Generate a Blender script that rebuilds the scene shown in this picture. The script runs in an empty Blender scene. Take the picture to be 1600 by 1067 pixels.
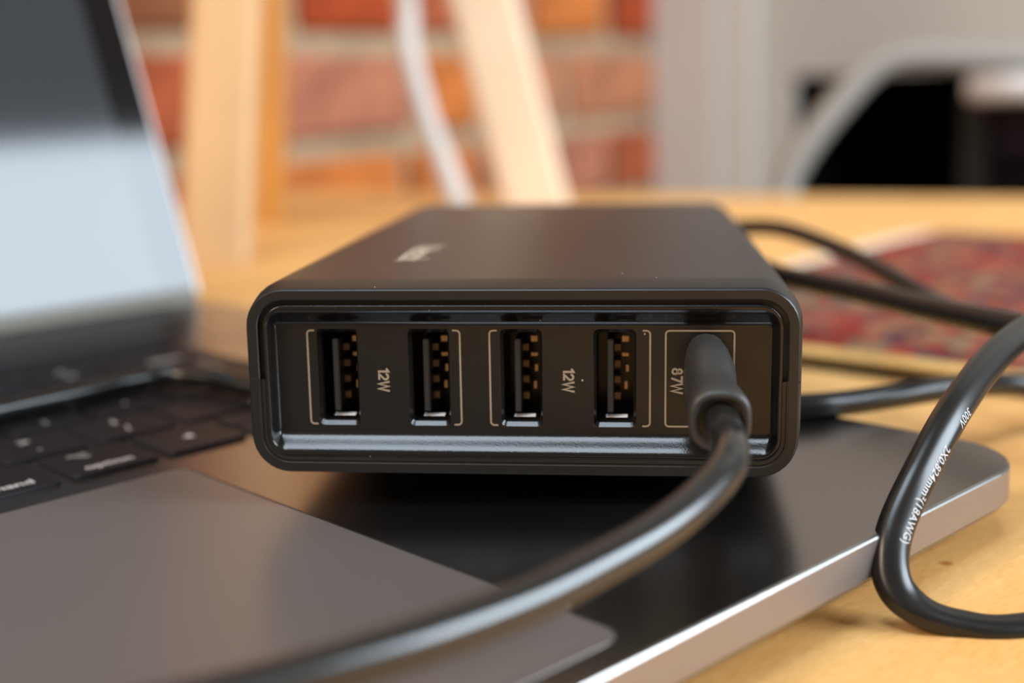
import bpy, bmesh, math, random
from mathutils import Vector, Matrix, Euler
C = bpy.context.scene.collection
S = bpy.context.scene
random.seed(11)
MM = 0.001
ZT = 11.5            # table top lies 11.5 mm under the palm rest
Z0 = 740.0 + ZT      # height of the palm rest over the floor, mm (all modelling below is in mm, palm rest = 0)

# ---------------------------------------------------------------- camera, world, lights, exposure
cam_d = bpy.data.cameras.new('camera'); cam = bpy.data.objects.new('camera', cam_d); C.objects.link(cam)
cam.location = (-0.1870520665, -0.0808167233, (58.87842115 + Z0) * MM)
cam.rotation_euler = (1.369803019, 0.037270368, -0.762368016)
cam_d.sensor_width = 36; cam_d.lens = 36 * 1972.0353 / 1600
cam_d.clip_start = 0.01; cam_d.clip_end = 50
cam_d.dof.use_dof = True; cam_d.dof.focus_distance = 0.1722; cam_d.dof.aperture_fstop = 44.37 / 5.0
S.camera = cam
S.view_settings.view_transform = 'Standard'; S.view_settings.look = 'None'
S.view_settings.exposure = 0.0; S.view_settings.gamma = 1.0; S.view_settings.use_curve_mapping = False

def polar(az, el, r, z=0.0):
    a, e = math.radians(az), math.radians(el)
    return Vector((r * math.cos(e) * math.cos(a), r * math.cos(e) * math.sin(a), r * math.sin(e) + (Z0 + z) * MM))
def area(name, pos, target, sx, sy, power, col):
    l = bpy.data.lights.new(name, 'AREA'); l.shape = 'RECTANGLE'; l.size = sx; l.size_y = sy; l.energy = power; l.color = col
    o = bpy.data.objects.new(name, l); C.objects.link(o); o.location = pos
    o.rotation_euler = (Vector(target) - Vector(pos)).to_track_quat('-Z', 'Y').to_euler()
    return o
w = bpy.data.worlds.new('room_light'); S.world = w; w.use_nodes = True
w.node_tree.nodes['Background'].inputs[0].default_value = (1.0, 0.86, 0.72, 1)
w.node_tree.nodes['Background'].inputs[1].default_value = 0.20
HUB = (0, 0, Z0 * MM)
# tall daylight window in the wall behind the open screen's back-light: faces the screen, to the right of the photographer
area('daylight_window', (1.10, -1.62, 1.02 + Z0 * MM), (1.10, 0, 1.02 + Z0 * MM), 1.6, 1.24, 108, (0.78, 0.90, 1.0))
# skylight high above
area('daylight_skylight', (-0.62, -0.20, 1.85 + Z0 * MM), (-0.05, 0.0, Z0 * MM), 0.8, 0.8, 22, (0.74, 0.87, 1.0))
# warm fill light added on the left, stands for no known lamp
area('room_lamp', polar(172, 34, 2.0), (0.2, 0.4, Z0 * MM), 0.6, 0.6, 32, (1.0, 0.80, 0.58))

# ---------------------------------------------------------------- helpers
def lin(c):
    return tuple((x / 12.92 if x <= 0.04045 else ((x + 0.055) / 1.055) ** 2.4) for x in c)
def rgb(r, g, b): return lin((r / 255, g / 255, b / 255)) + (1.0,)
def mat(name, col, rough=0.5, metal=0.0, spec=0.5, bump=0.0, bscale=300, bdist=0.00003, var=0.0, vscale=40, coat=0.0, specks=0.0):
    m = bpy.data.materials.new(name); m.use_nodes = True; nt = m.node_tree; N = nt.nodes; L = nt.links
    p = N['Principled BSDF']; p.inputs['Base Color'].default_value = col
    p.inputs['Roughness'].default_value = rough; p.inputs['Metallic'].default_value = metal
    p.inputs['Specular IOR Level'].default_value = spec; p.inputs['Coat Weight'].default_value = coat
    tc = N.new('ShaderNodeTexCoord')
    last = None
    if var:
        n = N.new('ShaderNodeTexNoise'); n.inputs['Scale'].default_value = vscale; n.inputs['Detail'].default_value = 4
        L.new(tc.outputs['Object'], n.inputs['Vector'])
        r = N.new('ShaderNodeValToRGB')
        r.color_ramp.elements[0].position = 0.3; r.color_ramp.elements[1].position = 0.7
        r.color_ramp.elements[0].color = tuple(max(0, x * (1 - var)) for x in col[:3]) + (1,)
        r.color_ramp.elements[1].color = tuple(min(1, x * (1 + var)) for x in col[:3]) + (1,)
        L.new(n.outputs['Fac'], r.inputs['Fac']); last = r.outputs['Color']
    if specks:      # settled dust
        v = N.new('ShaderNodeTexVoronoi'); v.inputs['Scale'].default_value = specks; L.new(tc.outputs['Object'], v.inputs['Vector'])
        s1 = N.new('ShaderNodeMath'); s1.operation = 'LESS_THAN'; s1.inputs[1].default_value = 0.045
        L.new(v.outputs['Distance'], s1.inputs[0])
        sx = N.new('ShaderNodeSeparateColor'); L.new(v.outputs['Color'], sx.inputs[0])
        s2 = N.new('ShaderNodeMath'); s2.operation = 'GREATER_THAN'; s2.inputs[1].default_value = 0.62
        L.new(sx.outputs[0], s2.inputs[0])
        s3 = N.new('ShaderNodeMath'); s3.operation = 'MULTIPLY'; L.new(s1.outputs[0], s3.inputs[0]); L.new(s2.outputs[0], s3.inputs[1])
        mx = N.new('ShaderNodeMix'); mx.data_type = 'RGBA'; mx.inputs['B'].default_value = (0.45, 0.42, 0.38, 1)
        L.new(s3.outputs[0], mx.inputs['Factor'])
        if last: L.new(last, mx.inputs['A'])
        else: mx.inputs['A'].default_value = col
        last = mx.outputs['Result']
    if last: L.new(last, p.inputs['Base Color'])
    if bump:
        n2 = N.new('ShaderNodeTexNoise'); n2.inputs['Scale'].default_value = bscale; n2.inputs['Detail'].default_value = 3
        L.new(tc.outputs['Object'], n2.inputs['Vector'])
        b = N.new('ShaderNodeBump'); b.inputs['Strength'].default_value = bump; b.inputs['Distance'].default_value = bdist
        L.new(n2.outputs['Fac'], b.inputs['Height']); L.new(b.outputs['Normal'], p.inputs['Normal'])
    return m
def emit(name, col, strength, base=(0, 0, 0, 1), rough=0.05):
    m = mat(name, base, rough); p = m.node_tree.nodes['Principled BSDF']
    p.inputs['Emission Color'].default_value = col; p.inputs['Emission Strength'].default_value = strength
    return m
def tag(o, label, cat, group=None):
    o['label'] = label; o['category'] = cat
    if group: o['group'] = group
    return o
def W(x, y, z): return Vector((x * MM, y * MM, (z + Z0) * MM))
def empty(name, loc, rot=None):
    o = bpy.data.objects.new(name, None); C.objects.link(o); o.location = W(*loc); o.empty_display_size = 0.02
    if rot is not None: o.rotation_euler = rot
    return o
def link(name, me, m=None, parent=None, kind=None, loc=None):
    if m is not None:
        me.materials.clear(); me.materials.append(m)
    o = bpy.data.objects.new(name, me); C.objects.link(o)
    if parent is not None: o.parent = parent
    if loc is not None: o.location = loc
    if kind: o['kind'] = kind
    return o
class MB:
    """collects quads / polys in mm"""
    def __init__(s): s.v = []; s.f = []; s.sm = []
    def add(s, vs, fs, smooth=False):
        b = len(s.v); s.v += [tuple(p) for p in vs]; s.f += [[b + i for i in f] for f in fs]; s.sm += [smooth] * len(fs)
    def box(s, x0, x1, y0, y1, z0, z1):
        s.add([(x0, y0, z0), (x1, y0, z0), (x1, y1, z0), (x0, y1, z0), (x0, y0, z1), (x1, y0, z1), (x1, y1, z1), (x0, y1, z1)],
              [(0, 3, 2, 1), (4, 5, 6, 7), (0, 1, 5, 4), (1, 2, 6, 5), (2, 3, 7, 6), (3, 0, 4, 7)])
    def loft(s, rings, smooth=True, cap0=True, cap1=True, closed=True):
        n = len(rings[0]); vs = [p for r in rings for p in r]; fs = []
        for k in range(len(rings) - 1):
            for i in range(n if closed else n - 1):
                j = (i + 1) % n; fs.append((k * n + i, k * n + j, (k + 1) * n + j, (k + 1) * n + i))
        s.add(vs, fs, smooth)
        b = len(s.v) - len(vs)
        if cap0: s.f.append([b + i for i in range(n)][::-1]); s.sm.append(False)
        if cap1: s.f.append([b + (len(rings) - 1) * n + i for i in range(n)]); s.sm.append(False)
    def build(s, name, m=None, parent=None, kind=None, world=False, origin=None, normals=True):
        """world=True: vertices are given from the palm-rest frame; origin (mm) becomes the object origin"""
        org = Vector(origin) if origin is not None else Vector((0, 0, 0))
        me = bpy.data.meshes.new(name)
        me.from_pydata([tuple((Vector(p) - org) * MM) for p in s.v], [], s.f)
        if any(s.sm): me.polygons.foreach_set('use_smooth', s.sm)
        if normals:
            bm = bmesh.new(); bm.from_mesh(me); bmesh.ops.recalc_face_normals(bm, faces=bm.faces); bm.to_mesh(me); bm.free()
        me.update()
        o = link(name, me, m, parent, kind)
        if world: o.location = W(*org)
        elif origin is not None: o.location = org * MM
        return o
def rrect(hw, hh, r, n=8, cx=0.0, cy=0.0):
    """rounded rectangle outline, counter-clockwise list of (a, b)"""
    out = []
    for sx, sy, a0 in ((1, 1, 0), (-1, 1, 90), (-1, -1, 180), (1, -1, 270)):
        for k in range(n + 1):
            a = math.radians(a0 + 90.0 * k / n)
            out.append((cx + sx * (hw - r) + r * math.cos(a), cy + sy * (hh - r) + r * math.sin(a)))
    return out
def catmull(pts, n=10):
    P = [Vector(p) for p in pts]; P = [2 * P[0] - P[1]] + P + [2 * P[-1] - P[-2]]; out = []
    for i in range(1, len(P) - 2):
        for k in range(n):
            t = k / n; a, b, c, d = P[i - 1], P[i], P[i + 1], P[i + 2]
            out.append(0.5 * (2 * b + (c - a) * t + (2 * a - 5 * b + 4 * c - d) * t * t + (3 * b - a - 3 * c + d) * t ** 3))
    out.append(P[-2]); return out
def frames(path, ref=None):
    out = []; n = None
    for i, p in enumerate(path):
        t = (path[min(i + 1, len(path) - 1)] - path[max(i - 1, 0)]).normalized()
        if ref is not None: n = ref - t * ref.dot(t)
        elif n is None:
            n = Vector((0, 0, 1)) - t * t.z
            if n.length < 0.1: n = Vector((1, 0, 0)) - t * t.x
        else: n = n - t * n.dot(t)
        n.normalize(); out.append((p, t, n.copy(), t.cross(n)))
    return out
def tube(pts, r, seg=16, n=10, smoothed=True):
    path = catmull(pts, n) if smoothed else [Vector(p) for p in pts]
    mb = MB(); fr = frames(path); rings = []
    for i, (p, t, a, b) in enumerate(fr):
        rr = r(i / (len(fr) - 1)) if callable(r) else r
        rings.append([p + (a * math.cos(2 * math.pi * k / seg) + b * math.sin(2 * math.pi * k / seg)) * rr for k in range(seg)])
    mb.loft(rings); return mb
_deps = None
def text_mesh(s, size, align='CENTER', bold=0.0, space=1.0):
    """flat lettering as vertices / faces in mm, centred"""
    cu = bpy.data.curves.new('lettering', 'FONT'); cu.body = s; cu.size = size; cu.align_x = align; cu.align_y = 'CENTER'
    cu.offset = bold; cu.space_character = space; cu.resolution_u = 3
    o = bpy.data.objects.new('lettering', cu); C.objects.link(o)
    bpy.context.view_layer.update()
    me = o.evaluated_get(bpy.context.evaluated_depsgraph_get()).to_mesh()
    vs = [tuple(v.co) for v in me.vertices]; fs = [tuple(p.vertices) for p in me.polygons]
    o.to_mesh_clear(); bpy.data.objects.remove(o); bpy.data.curves.remove(cu)
    return vs, fs
def bevelled_box(hx, hy, hz, b, seg=2):
    bm = bmesh.new(); bmesh.ops.create_cube(bm, size=1.0)
    bmesh.ops.scale(bm, vec=(2 * hx, 2 * hy, 2 * hz), verts=bm.verts)
    bmesh.ops.bevel(bm, geom=list(bm.edges), offset=b, segments=seg, affect='EDGES', profile=0.5)
    return bm

# ---------------------------------------------------------------- materials
M = {}
M['space_grey'] = mat('space_grey_aluminium', (0.30, 0.285, 0.277, 1), 0.25, 1.0, 0.5, bump=0.02, bscale=4000)
M['space_grey_matte'] = mat('space_grey_side', (0.34, 0.305, 0.29, 1), 0.42, 0.85, 0.5)
M['chamfer'] = mat('polished_aluminium_edge', (0.37, 0.355, 0.345, 1), 0.30, 1.0)
M['rim'] = mat('satin_aluminium_rim', (0.50, 0.47, 0.45, 1), 0.45, 0.7)
M['trackpad'] = mat('etched_glass', (0.15, 0.130, 0.122, 1), 0.30, 0.3, 0.6)
M['slot'] = mat('dark_slot', (0.012, 0.011, 0.011, 1), 0.6)
M['key'] = mat('black_keycap', (0.009, 0.0075, 0.0105, 1), 0.46, 0, 0.3, bump=0.03, bscale=2500)
M['legend'] = mat('white_legend', (0.72, 0.70, 0.68, 1), 0.5)
M['glass_black'] = mat('black_glass', (0.006, 0.005, 0.005, 1), 0.06, 0, 0.5)
M['display'] = emit('display_dim', (0.33, 0.37, 0.45, 1), 0.115, (0.01, 0.01, 0.01, 1), 0.07)
M['chin'] = mat('grey_hinge_cover', (0.15, 0.14, 0.12, 1), 0.6, 0, 0.2)
M['shell'] = mat('black_matte_plastic', (0.011, 0.010, 0.0095, 1), 0.38, 0, 0.5, bump=0.25, bscale=5200, specks=260)
M['panel'] = mat('black_textured_plastic', (0.009, 0.0082, 0.0078, 1), 0.30, 0, 0.5, bump=0.5, bscale=4500, specks=330)
M['bevel'] = mat('black_satin_plastic', (0.009, 0.0082, 0.0078, 1), 0.15, 0, 0.5, bump=0.45, bscale=4500, specks=330)
M['print'] = mat('bronze_print', (0.34, 0.27, 0.20, 1), 0.5)
M['brand'] = mat('grey_print', (0.50, 0.40, 0.31, 1), 0.5)
M['tongue'] = mat('grey_tongue', (0.025, 0.025, 0.025, 1), 0.45)
M['gold_dull'] = mat('gold_contact_dull', (0.24, 0.14, 0.05, 1), 0.5, 0.4)
M['shield'] = mat('dark_steel_shield', (0.05, 0.045, 0.04, 1), 0.3, 0.8)
M['gold'] = mat('gold_contact', (0.95, 0.58, 0.25, 1), 0.45, 0.5)  # bright gold for the painted reflections inside the ports
M['cable'] = mat('black_rubber_cable', (0.014, 0.0135, 0.013, 1), 0.20, 0, 0.8, bump=0.02, bscale=900)
M['plug'] = mat('black_plug_rubber', (0.024, 0.023, 0.022, 1), 0.48, 0, 0.6, bump=0.15, bscale=1500)
M['steel'] = mat('plug_steel', (0.65, 0.64, 0.62, 1), 0.25, 1.0)
M['cable_print'] = mat('pale_cable_print', (0.52, 0.52, 0.54, 1), 0.6)
M['mains'] = mat('black_pvc_cord', (0.010, 0.0095, 0.009, 1), 0.27, 0, 0.5, bump=0.03, bscale=900)
M['lamp_wood'] = mat('pale_beech', (0.73, 0.56, 0.40, 1), 0.45, 0, 0.4, var=0.08, vscale=14)  # brightly lit copy of the stand's wood
M['lamp_wood_mid'] = mat('peach_beech', (0.56, 0.335, 0.16, 1), 0.5, 0, 0.35, var=0.08, vscale=14)  # same wood, colour lowered because the left leg is less lit
M['lamp_wood_dark'] = mat('honey_beech', (0.50, 0.21, 0.035, 1), 0.45, 0, 0.4, var=0.08, vscale=14)  # same wood again, shade of the rear leg put into the colour
M['white_cord'] = mat('white_cord', (0.56, 0.52, 0.48, 1), 0.5)
M['mortar'] = mat('lime_mortar', (0.40, 0.285, 0.175, 1), 0.95, 0, 0.2, bump=1.0, bscale=150, bdist=0.002, var=0.25, vscale=18)
M['white_paint'] = mat('warm_white_paint', (0.52, 0.50, 0.465, 1), 0.45, 0, 0.4, var=0.02, vscale=3)
M['plaster'] = mat('white_plaster', (0.47, 0.455, 0.42, 1), 0.7, 0, 0.3, var=0.02, vscale=3)
M['soot'] = mat('black_fireback', (0.004, 0.003, 0.003, 1), 0.9, 0, 0.1)
M['iron'] = mat('cast_iron', (0.012, 0.012, 0.011, 1), 0.55, 0, 0.3)
M['pale_steel'] = mat('pale_steel', (0.88, 0.90, 0.92, 1), 0.4, 0.0)
M['purple_glass'] = mat('purple_glass', (0.010, 0.006, 0.018, 1), 0.3, 0, 0.3)  # purple reflection put into the pane's own colour
M['chair_tube'] = mat('pale_grey_painted_tube', (0.25, 0.23, 0.205, 1), 0.42, 0, 0.5)
M['seat'] = mat('grey_seat', (0.25, 0.24, 0.23, 1), 0.7)
M['floor'] = mat('floor_boards', (0.32, 0.19, 0.09, 1), 0.5, var=0.2, vscale=5)
M['fringe'] = mat('cream_fringe', (0.92, 0.82, 0.68, 1), 0.9)
M['rug_border'] = mat('tan_selvedge', (0.60, 0.36, 0.11, 1), 0.85, var=0.15, vscale=200)
M['rubber'] = mat('black_rubber', (0.010, 0.009, 0.008, 1), 0.8)
M['foot'] = mat('grey_foot', (0.03, 0.03, 0.03, 1), 0.7)
M['crumb'] = mat('pale_crumb', (0.55, 0.50, 0.44, 1), 0.8)

def wood_material():
    m = bpy.data.materials.new('honey_wood'); m.use_nodes = True; nt = m.node_tree; N = nt.nodes; L = nt.links
    p = N['Principled BSDF']; p.inputs['Roughness'].default_value = 0.58; p.inputs['Specular IOR Level'].default_value = 0.25
    tc = N.new('ShaderNodeTexCoord')
    mp = N.new('ShaderNodeMapping'); mp.inputs['Rotation'].default_value = (0, 0, math.radians(38)); mp.inputs['Scale'].default_value = (1.0, 5.0, 1.0)
    L.new(tc.outputs['Object'], mp.inputs['Vector'])
    n1 = N.new('ShaderNodeTexNoise'); n1.inputs['Scale'].default_value = 22; n1.inputs['Detail'].default_value = 5
    L.new(mp.outputs[0], n1.inputs['Vector'])
    n2 = N.new('ShaderNodeTexNoise'); n2.inputs['Scale'].default_value = 420; n2.inputs['Detail'].default_value = 2; n2.inputs['Distortion'].default_value = 0.4
    mp2 = N.new('ShaderNodeMapping'); mp2.inputs['Rotation'].default_value = (0, 0, math.radians(-52)); mp2.inputs['Scale'].default_value = (1.0, 3.2, 1.0)
    L.new(tc.outputs['Object'], mp2.inputs['Vector']); L.new(mp2.outputs[0], n2.inputs['Vector'])
    mx = N.new('ShaderNodeMath'); mx.operation = 'MULTIPLY_ADD'; mx.inputs[1].default_value = 0.42; L.new(n2.outputs['Fac'], mx.inputs[0])
    m2 = N.new('ShaderNodeMath'); m2.operation = 'MULTIPLY'; m2.inputs[1].default_value = 0.62; L.new(n1.outputs['Fac'], m2.inputs[0]); L.new(m2.outputs[0], mx.inputs[2])
    r = N.new('ShaderNodeValToRGB'); e = r.color_ramp.elements
    e[0].position = 0.33; e[0].color = (0.66, 0.33, 0.095, 1); e[1].position = 0.72; e[1].color = (0.82, 0.48, 0.18, 1)
    L.new(mx.outputs[0], r.inputs['Fac'])
    # a small reddish knot by the laptop corner
    vm = N.new('ShaderNodeVectorMath'); vm.operation = 'DISTANCE'
    mp3 = N.new('ShaderNodeMapping'); mp3.inputs['Scale'].default_value = (1, 1, 0)
    L.new(tc.outputs['Object'], mp3.inputs['Vector']); L.new(mp3.outputs[0], vm.inputs[0]); vm.inputs[1].default_value = (-0.0239, 0.0026, 0)
    mr = N.new('ShaderNodeMapRange'); mr.inputs['From Min'].default_value = 0.0005; mr.inputs['From Max'].default_value = 0.0013
    mr.inputs['To Min'].default_value = 0.8; mr.inputs['To Max'].default_value = 0.0; L.new(vm.outputs['Value'], mr.inputs['Value'])
    mm = N.new('ShaderNodeMix'); mm.data_type = 'RGBA'; mm.inputs['B'].default_value = (0.42, 0.13, 0.02, 1)
    L.new(mr.outputs[0], mm.inputs['Factor']); L.new(r.outputs['Color'], mm.inputs['A']); L.new(mm.outputs['Result'], p.inputs['Base Color'])
    return m
M['wood'] = wood_material()

def brick_material(i, col):
    m = mat('old_brick', col, 0.92, 0, 0.2, bump=1.0, bscale=120, bdist=0.002, var=0.30, vscale=30)
    return m
BR = {'deep': brick_material(0, (0.327, 0.052, 0.014, 1)), 'red': brick_material(1, (0.344, 0.082, 0.033, 1)), 'pink': brick_material(2, (0.387, 0.142, 0.079, 1)),
      'orange': brick_material(3, (0.50, 0.145, 0.034, 1)), 'brown': brick_material(4, (0.215, 0.077, 0.033, 1)), 'salmon': brick_material(5, (0.404, 0.155, 0.077, 1))}

def rug_material():
    m = bpy.data.materials.new('woven_red_pattern'); m.use_nodes = True; nt = m.node_tree; N = nt.nodes; L = nt.links
    p = N['Principled BSDF']; p.inputs['Roughness'].default_value = 0.95; p.inputs['Specular IOR Level'].default_value = 0.1
    tc = N.new('ShaderNodeTexCoord')
    v = N.new('ShaderNodeTexVoronoi'); v.distance = 'MANHATTAN'; v.inputs['Scale'].default_value = 150; L.new(tc.outputs['Object'], v.inputs['Vector'])
    sc = N.new('ShaderNodeSeparateColor'); L.new(v.outputs['Color'], sc.inputs[0])
    r = N.new('ShaderNodeValToRGB'); r.color_ramp.interpolation = 'CONSTANT'; el = r.color_ramp.elements
    cols = [(p_, tuple(x * 0.58 for x in c_)) for p_, c_ in [(0.0, (0.33, 0.035, 0.025)), (0.2, (0.42, 0.12, 0.075)), (0.36, (0.16, 0.05, 0.06)), (0.5, (0.50, 0.09, 0.06)), (0.62, (0.44, 0.26, 0.13)), (0.74, (0.13, 0.10, 0.10)), (0.84, (0.46, 0.16, 0.11)), (0.93, (0.30, 0.24, 0.15))]]
    el[0].position = 0; el[0].color = cols[0][1] + (1,); el[1].position = cols[1][0]; el[1].color = cols[1][1] + (1,)
    for pos, c in cols[2:]:
        e = el.new(pos); e.color = c + (1,)
    L.new(sc.outputs[0], r.inputs['Fac'])
    # red field of the middle, patterned border around it
    sep = N.new('ShaderNodeSeparateXYZ'); L.new(tc.outputs['Object'], sep.inputs[0])
    def band(sock, a, b):
        m1 = N.new('ShaderNodeMath'); m1.operation = 'GREATER_THAN'; m1.inputs[1].default_value = a; L.new(sock, m1.inputs[0])
        m2 = N.new('ShaderNodeMath'); m2.operation = 'LESS_THAN'; m2.inputs[1].default_value = b; L.new(sock, m2.inputs[0])
        m3 = N.new('ShaderNodeMath'); m3.operation = 'MULTIPLY'; L.new(m1.outputs[0], m3.inputs[0]); L.new(m2.outputs[0], m3.inputs[1]); return m3
    bx = band(sep.outputs['X'], 0.085, 0.190); by = band(sep.outputs['Y'], 0.060, 0.5)
    f = N.new('ShaderNodeMath'); f.operation = 'MULTIPLY'; L.new(bx.outputs[0], f.inputs[0]); L.new(by.outputs[0], f.inputs[1])
    f2 = N.new('ShaderNodeMath'); f2.operation = 'MULTIPLY'; f2.inputs[1].default_value = 0.80; L.new(f.outputs[0], f2.inputs[0])
    mx = N.new('ShaderNodeMix'); mx.data_type = 'RGBA'; mx.inputs['B'].default_value = (0.42, 0.045, 0.024, 1)
    L.new(f2.outputs[0], mx.inputs['Factor']); L.new(r.outputs['Color'], mx.inputs['A']); L.new(mx.outputs['Result'], p.inputs['Base Color'])
    return m
M['rug'] = rug_material()

# ---------------------------------------------------------------- the setting
FZ = -Z0
mb = MB(); mb.box(-2200, 3000, -2200, 2600, FZ - 20, FZ); o = mb.build('floor', M['floor'], world=True, kind='structure')
A = math.radians(11.4)                                       # direction of the brick wall
PW = Vector((315.2, 752.1, 0)); DW = Vector((math.cos(A), math.sin(A), 0)); NW = Vector((-math.sin(A), math.cos(A), 0))   # NW points away from the room
wall = bpy.data.objects.new('wall_back', None)
def wall_box(mb, s0, s1, z0, z1, d0, d1, jit=0.0):
    vs = []
    for z in (z0, z1):
        for s, d in ((s0, d0), (s1, d0), (s1, d1), (s0, d1)):
            p = PW + DW * (s + random.uniform(-jit, jit)) + NW * (d + random.uniform(-jit * .5, jit * .5)); vs.append((p.x, p.y, z + random.uniform(-jit, jit)))
    mb.add(vs, [(0, 3, 2, 1), (4, 5, 6, 7), (0, 1, 5, 4), (1, 2, 6, 5), (2, 3, 7, 6), (3, 0, 4, 7)])
mb = MB(); wall_box(mb, -1900, 690, FZ, 1700, 4, 120); wall = mb.build('wall_back', M['mortar'], world=True, kind='structure')
CORNER_S = 682
def brick_mesh(L, H, seed):
    rnd = random.Random(seed); bm = bevelled_box(L / 2, 14, H / 2, 4.0, 1)
    for v in bm.verts: v.co += Vector((rnd.uniform(-2.5, 2.5), rnd.uniform(-1.5, 1.5), rnd.uniform(-2.5, 2.5)))
    bmesh.ops.scale(bm, vec=(MM, MM, MM), verts=bm.verts)
    me = bpy.data.meshes.new('brick'); bm.to_mesh(me); bm.free(); return me
def brick(s0, s1, z0, z1, key, seed):
    me = brick_mesh(s1 - s0, z1 - z0, seed); p = PW + DW * (s0 + s1) / 2 + NW * 8
    b = link('brick', me, BR[key], wall); b.location = Vector((p.x, p.y, (z0 + z1) / 2)) * MM
    b.rotation_euler = (0, 0, A); b.parent = wall
rows = {   # courses seen in the photograph (z over the table top); other courses follow in running bond
    0: [(-205, -40, 'red'), (-16, 192, 'orange'), (206, 296, 'orange'), (312, 425, 'salmon'), (446, 540, 'pink'), (556, 670, 'red')],
    1: [(-178, 40, 'red'), (57, 212, 'pink'), (226, 308, 'orange'), (324, 452, 'salmon'), (472, 660, 'salmon')],
    2: [(-125, 66, 'brown'), (84, 206, 'deep'), (222, 330, 'red'), (346, 396, 'pink'), (412, 540, 'orange'), (560, 668, 'deep')],
}
Z1 = 24 - ZT                                                # joint under course 1
keys = ['red', 'pink', 'orange', 'brown', 'salmon', 'deep', 'red', 'orange']
for c in range(-3, 10):
    zb = Z1 + (c - 1) * 84 + 10; zt = zb + 65
    lst = list(rows.get(c, []))
    rnd = random.Random(100 + c)
    s = (lst[0][0] - 18) if lst else CORNER_S - (8 if c % 2 else 120)
    if not lst and c % 2 == 0: lst.append((CORNER_S - 108, CORNER_S - 8, rnd.choice(keys)))
    while s > -900:
        ln = rnd.choice((212, 218, 222, 104)); lst.append((s - ln, s, rnd.choice(keys))); s -= ln + 17
    for k, (a, b, key) in enumerate(lst): brick(a, b, zb, zt, key, 1000 + 50 * c + k)
# white wall with a fireplace opening, square to the brick wall
PC = PW + DW * 668.0; DR = -NW; NR = DW                     # runs from the corner towards the right, NR points away from the room
def side_box(mb, s0, s1, z0, z1, d0, d1):
    vs = []
    for z in (z0, z1):
        for s, d in ((s0, d0), (s1, d0), (s1, d1), (s0, d1)):
            p = PC + DR * s + NR * d; vs.append((p.x, p.y, z))
    mb.add(vs, [(0, 3, 2, 1), (4, 5, 6, 7), (0, 1, 5, 4), (1, 2, 6, 5), (2, 3, 7, 6), (3, 0, 4, 7)])
FT = 68 - ZT                                                # top of the opening
for bx_ in ((0, 166, FZ, 1700, 0, 8), (166, 866, FT, 1700, 0, 8), (866, 1300, FZ, 1700, 0, 8)):
    mb = MB(); side_box(mb, *bx_); mb.build('wall_right', M['plaster'], world=True, kind='structure')
mb = MB(); side_box(mb, 0, 84, FZ, 1500, -22, 0); mb.build('trim_1', M['white_paint'], world=True, kind='structure')
mb = MB(); side_box(mb, 86, 122, FZ, 1500, -12, 0); mb.build('trim_2', M['white_paint'], world=True, kind='structure')
for bx_ in ((146, 886, FZ, FT + 20, 440, 460), (146, 166, FZ, FT + 20, 8, 440), (866, 886, FZ, FT + 20, 8, 440), (166, 866, FT, FT + 20, 8, 440)):
    mb = MB(); side_box(mb, *bx_); mb.build('trim_3', M['soot'], world=True, kind='structure')

# black stove inside the opening
c0 = PC + DR * 560 + NR * 240
stove = empty('stove', (c0.x, c0.y, FZ)); tag(stove, 'black cast iron stove with pale handle bar inside the white fireplace opening', 'stove')
def on_stove(name, parts, m, parent=stove):
    mb = MB()
    for p in parts: side_box(mb, *p)
    org = (c0.x, c0.y, FZ) if parent is stove else None
    o = mb.build(name, m, parent); 
    for v in o.data.vertices: v.co -= Vector((c0.x, c0.y, FZ)) * MM
    return o
on_stove('body', [(350, 800, FZ + 90, 50, 60, 400)], M['soot'])
on_stove('door_post', [(338, 362, FZ + 90, FT - 3, 30, 60)], M['iron'])
on_stove('door', [(362, 800, FZ + 120, 44, 44, 60)], M['soot'])
hb = on_stove('handle_bar', [], M['pale_steel'])
bpy.data.objects.remove(hb)
h0 = PC + DR * 355 - NR * 4; h1 = PC + DR * 790 - NR * 4
mb = tube([(h0.x, h0.y, 49 - ZT), ((h0.x + h1.x) / 2, (h0.y + h1.y) / 2, 49 - ZT), (h1.x, h1.y, 49 - ZT)], 13, 14, 4)
hb = mb.build('handle_bar', M['pale_steel'], stove)
for v in hb.data.vertices: v.co -= Vector((c0.x, c0.y, FZ)) * MM
hb['label'] = 'pale steel handle bar'
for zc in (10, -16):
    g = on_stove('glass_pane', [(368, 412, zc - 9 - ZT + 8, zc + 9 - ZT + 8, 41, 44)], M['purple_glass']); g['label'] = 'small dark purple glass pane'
for sx in (370, 780):
    for d in (90, 340): on_stove('leg', [(sx - 16, sx + 16, FZ, FZ + 92, d, d + 40)], M['iron'])

# ---------------------------------------------------------------- table
E0 = Vector((325, 702, 0)); E1 = Vector((487, 226, 0)); dE = (E1 - E0).normalized(); nE = Vector((dE.y, -dE.x, 0))
if nE.dot(Vector((-1, -1, 0))) < 0: nE = -nE               # points from the far edge towards the photographer
a = E0 - dE * 14; b = E0 + dE * 900; wd = 1050
cr = [a, b, b + nE * wd, a + nE * wd]
def clampw(p):                                             # keep the top in front of the brick wall
    d = (p - PW).dot(NW); return p - NW * max(0, d + 12)
cr = [clampw(p) for p in cr]
cen = sum(cr, Vector()) / 4
table = empty('table', (cen.x, cen.y, FZ)); tag(table, 'honey coloured wooden table top under the laptop and cables', 'table')
def inset(pts, d):
    c = sum(pts, Vector()) / len(pts); return [p + (c - p).normalized() * d for p in pts]
mb = MB(); rings = []
for z, d in ((-30, 3), (-27, 0), (-2, 0), (0, 3)):
    rings.append([(p.x - cen.x, p.y - cen.y, z - ZT + Z0) for p in inset(cr, d)])
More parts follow.
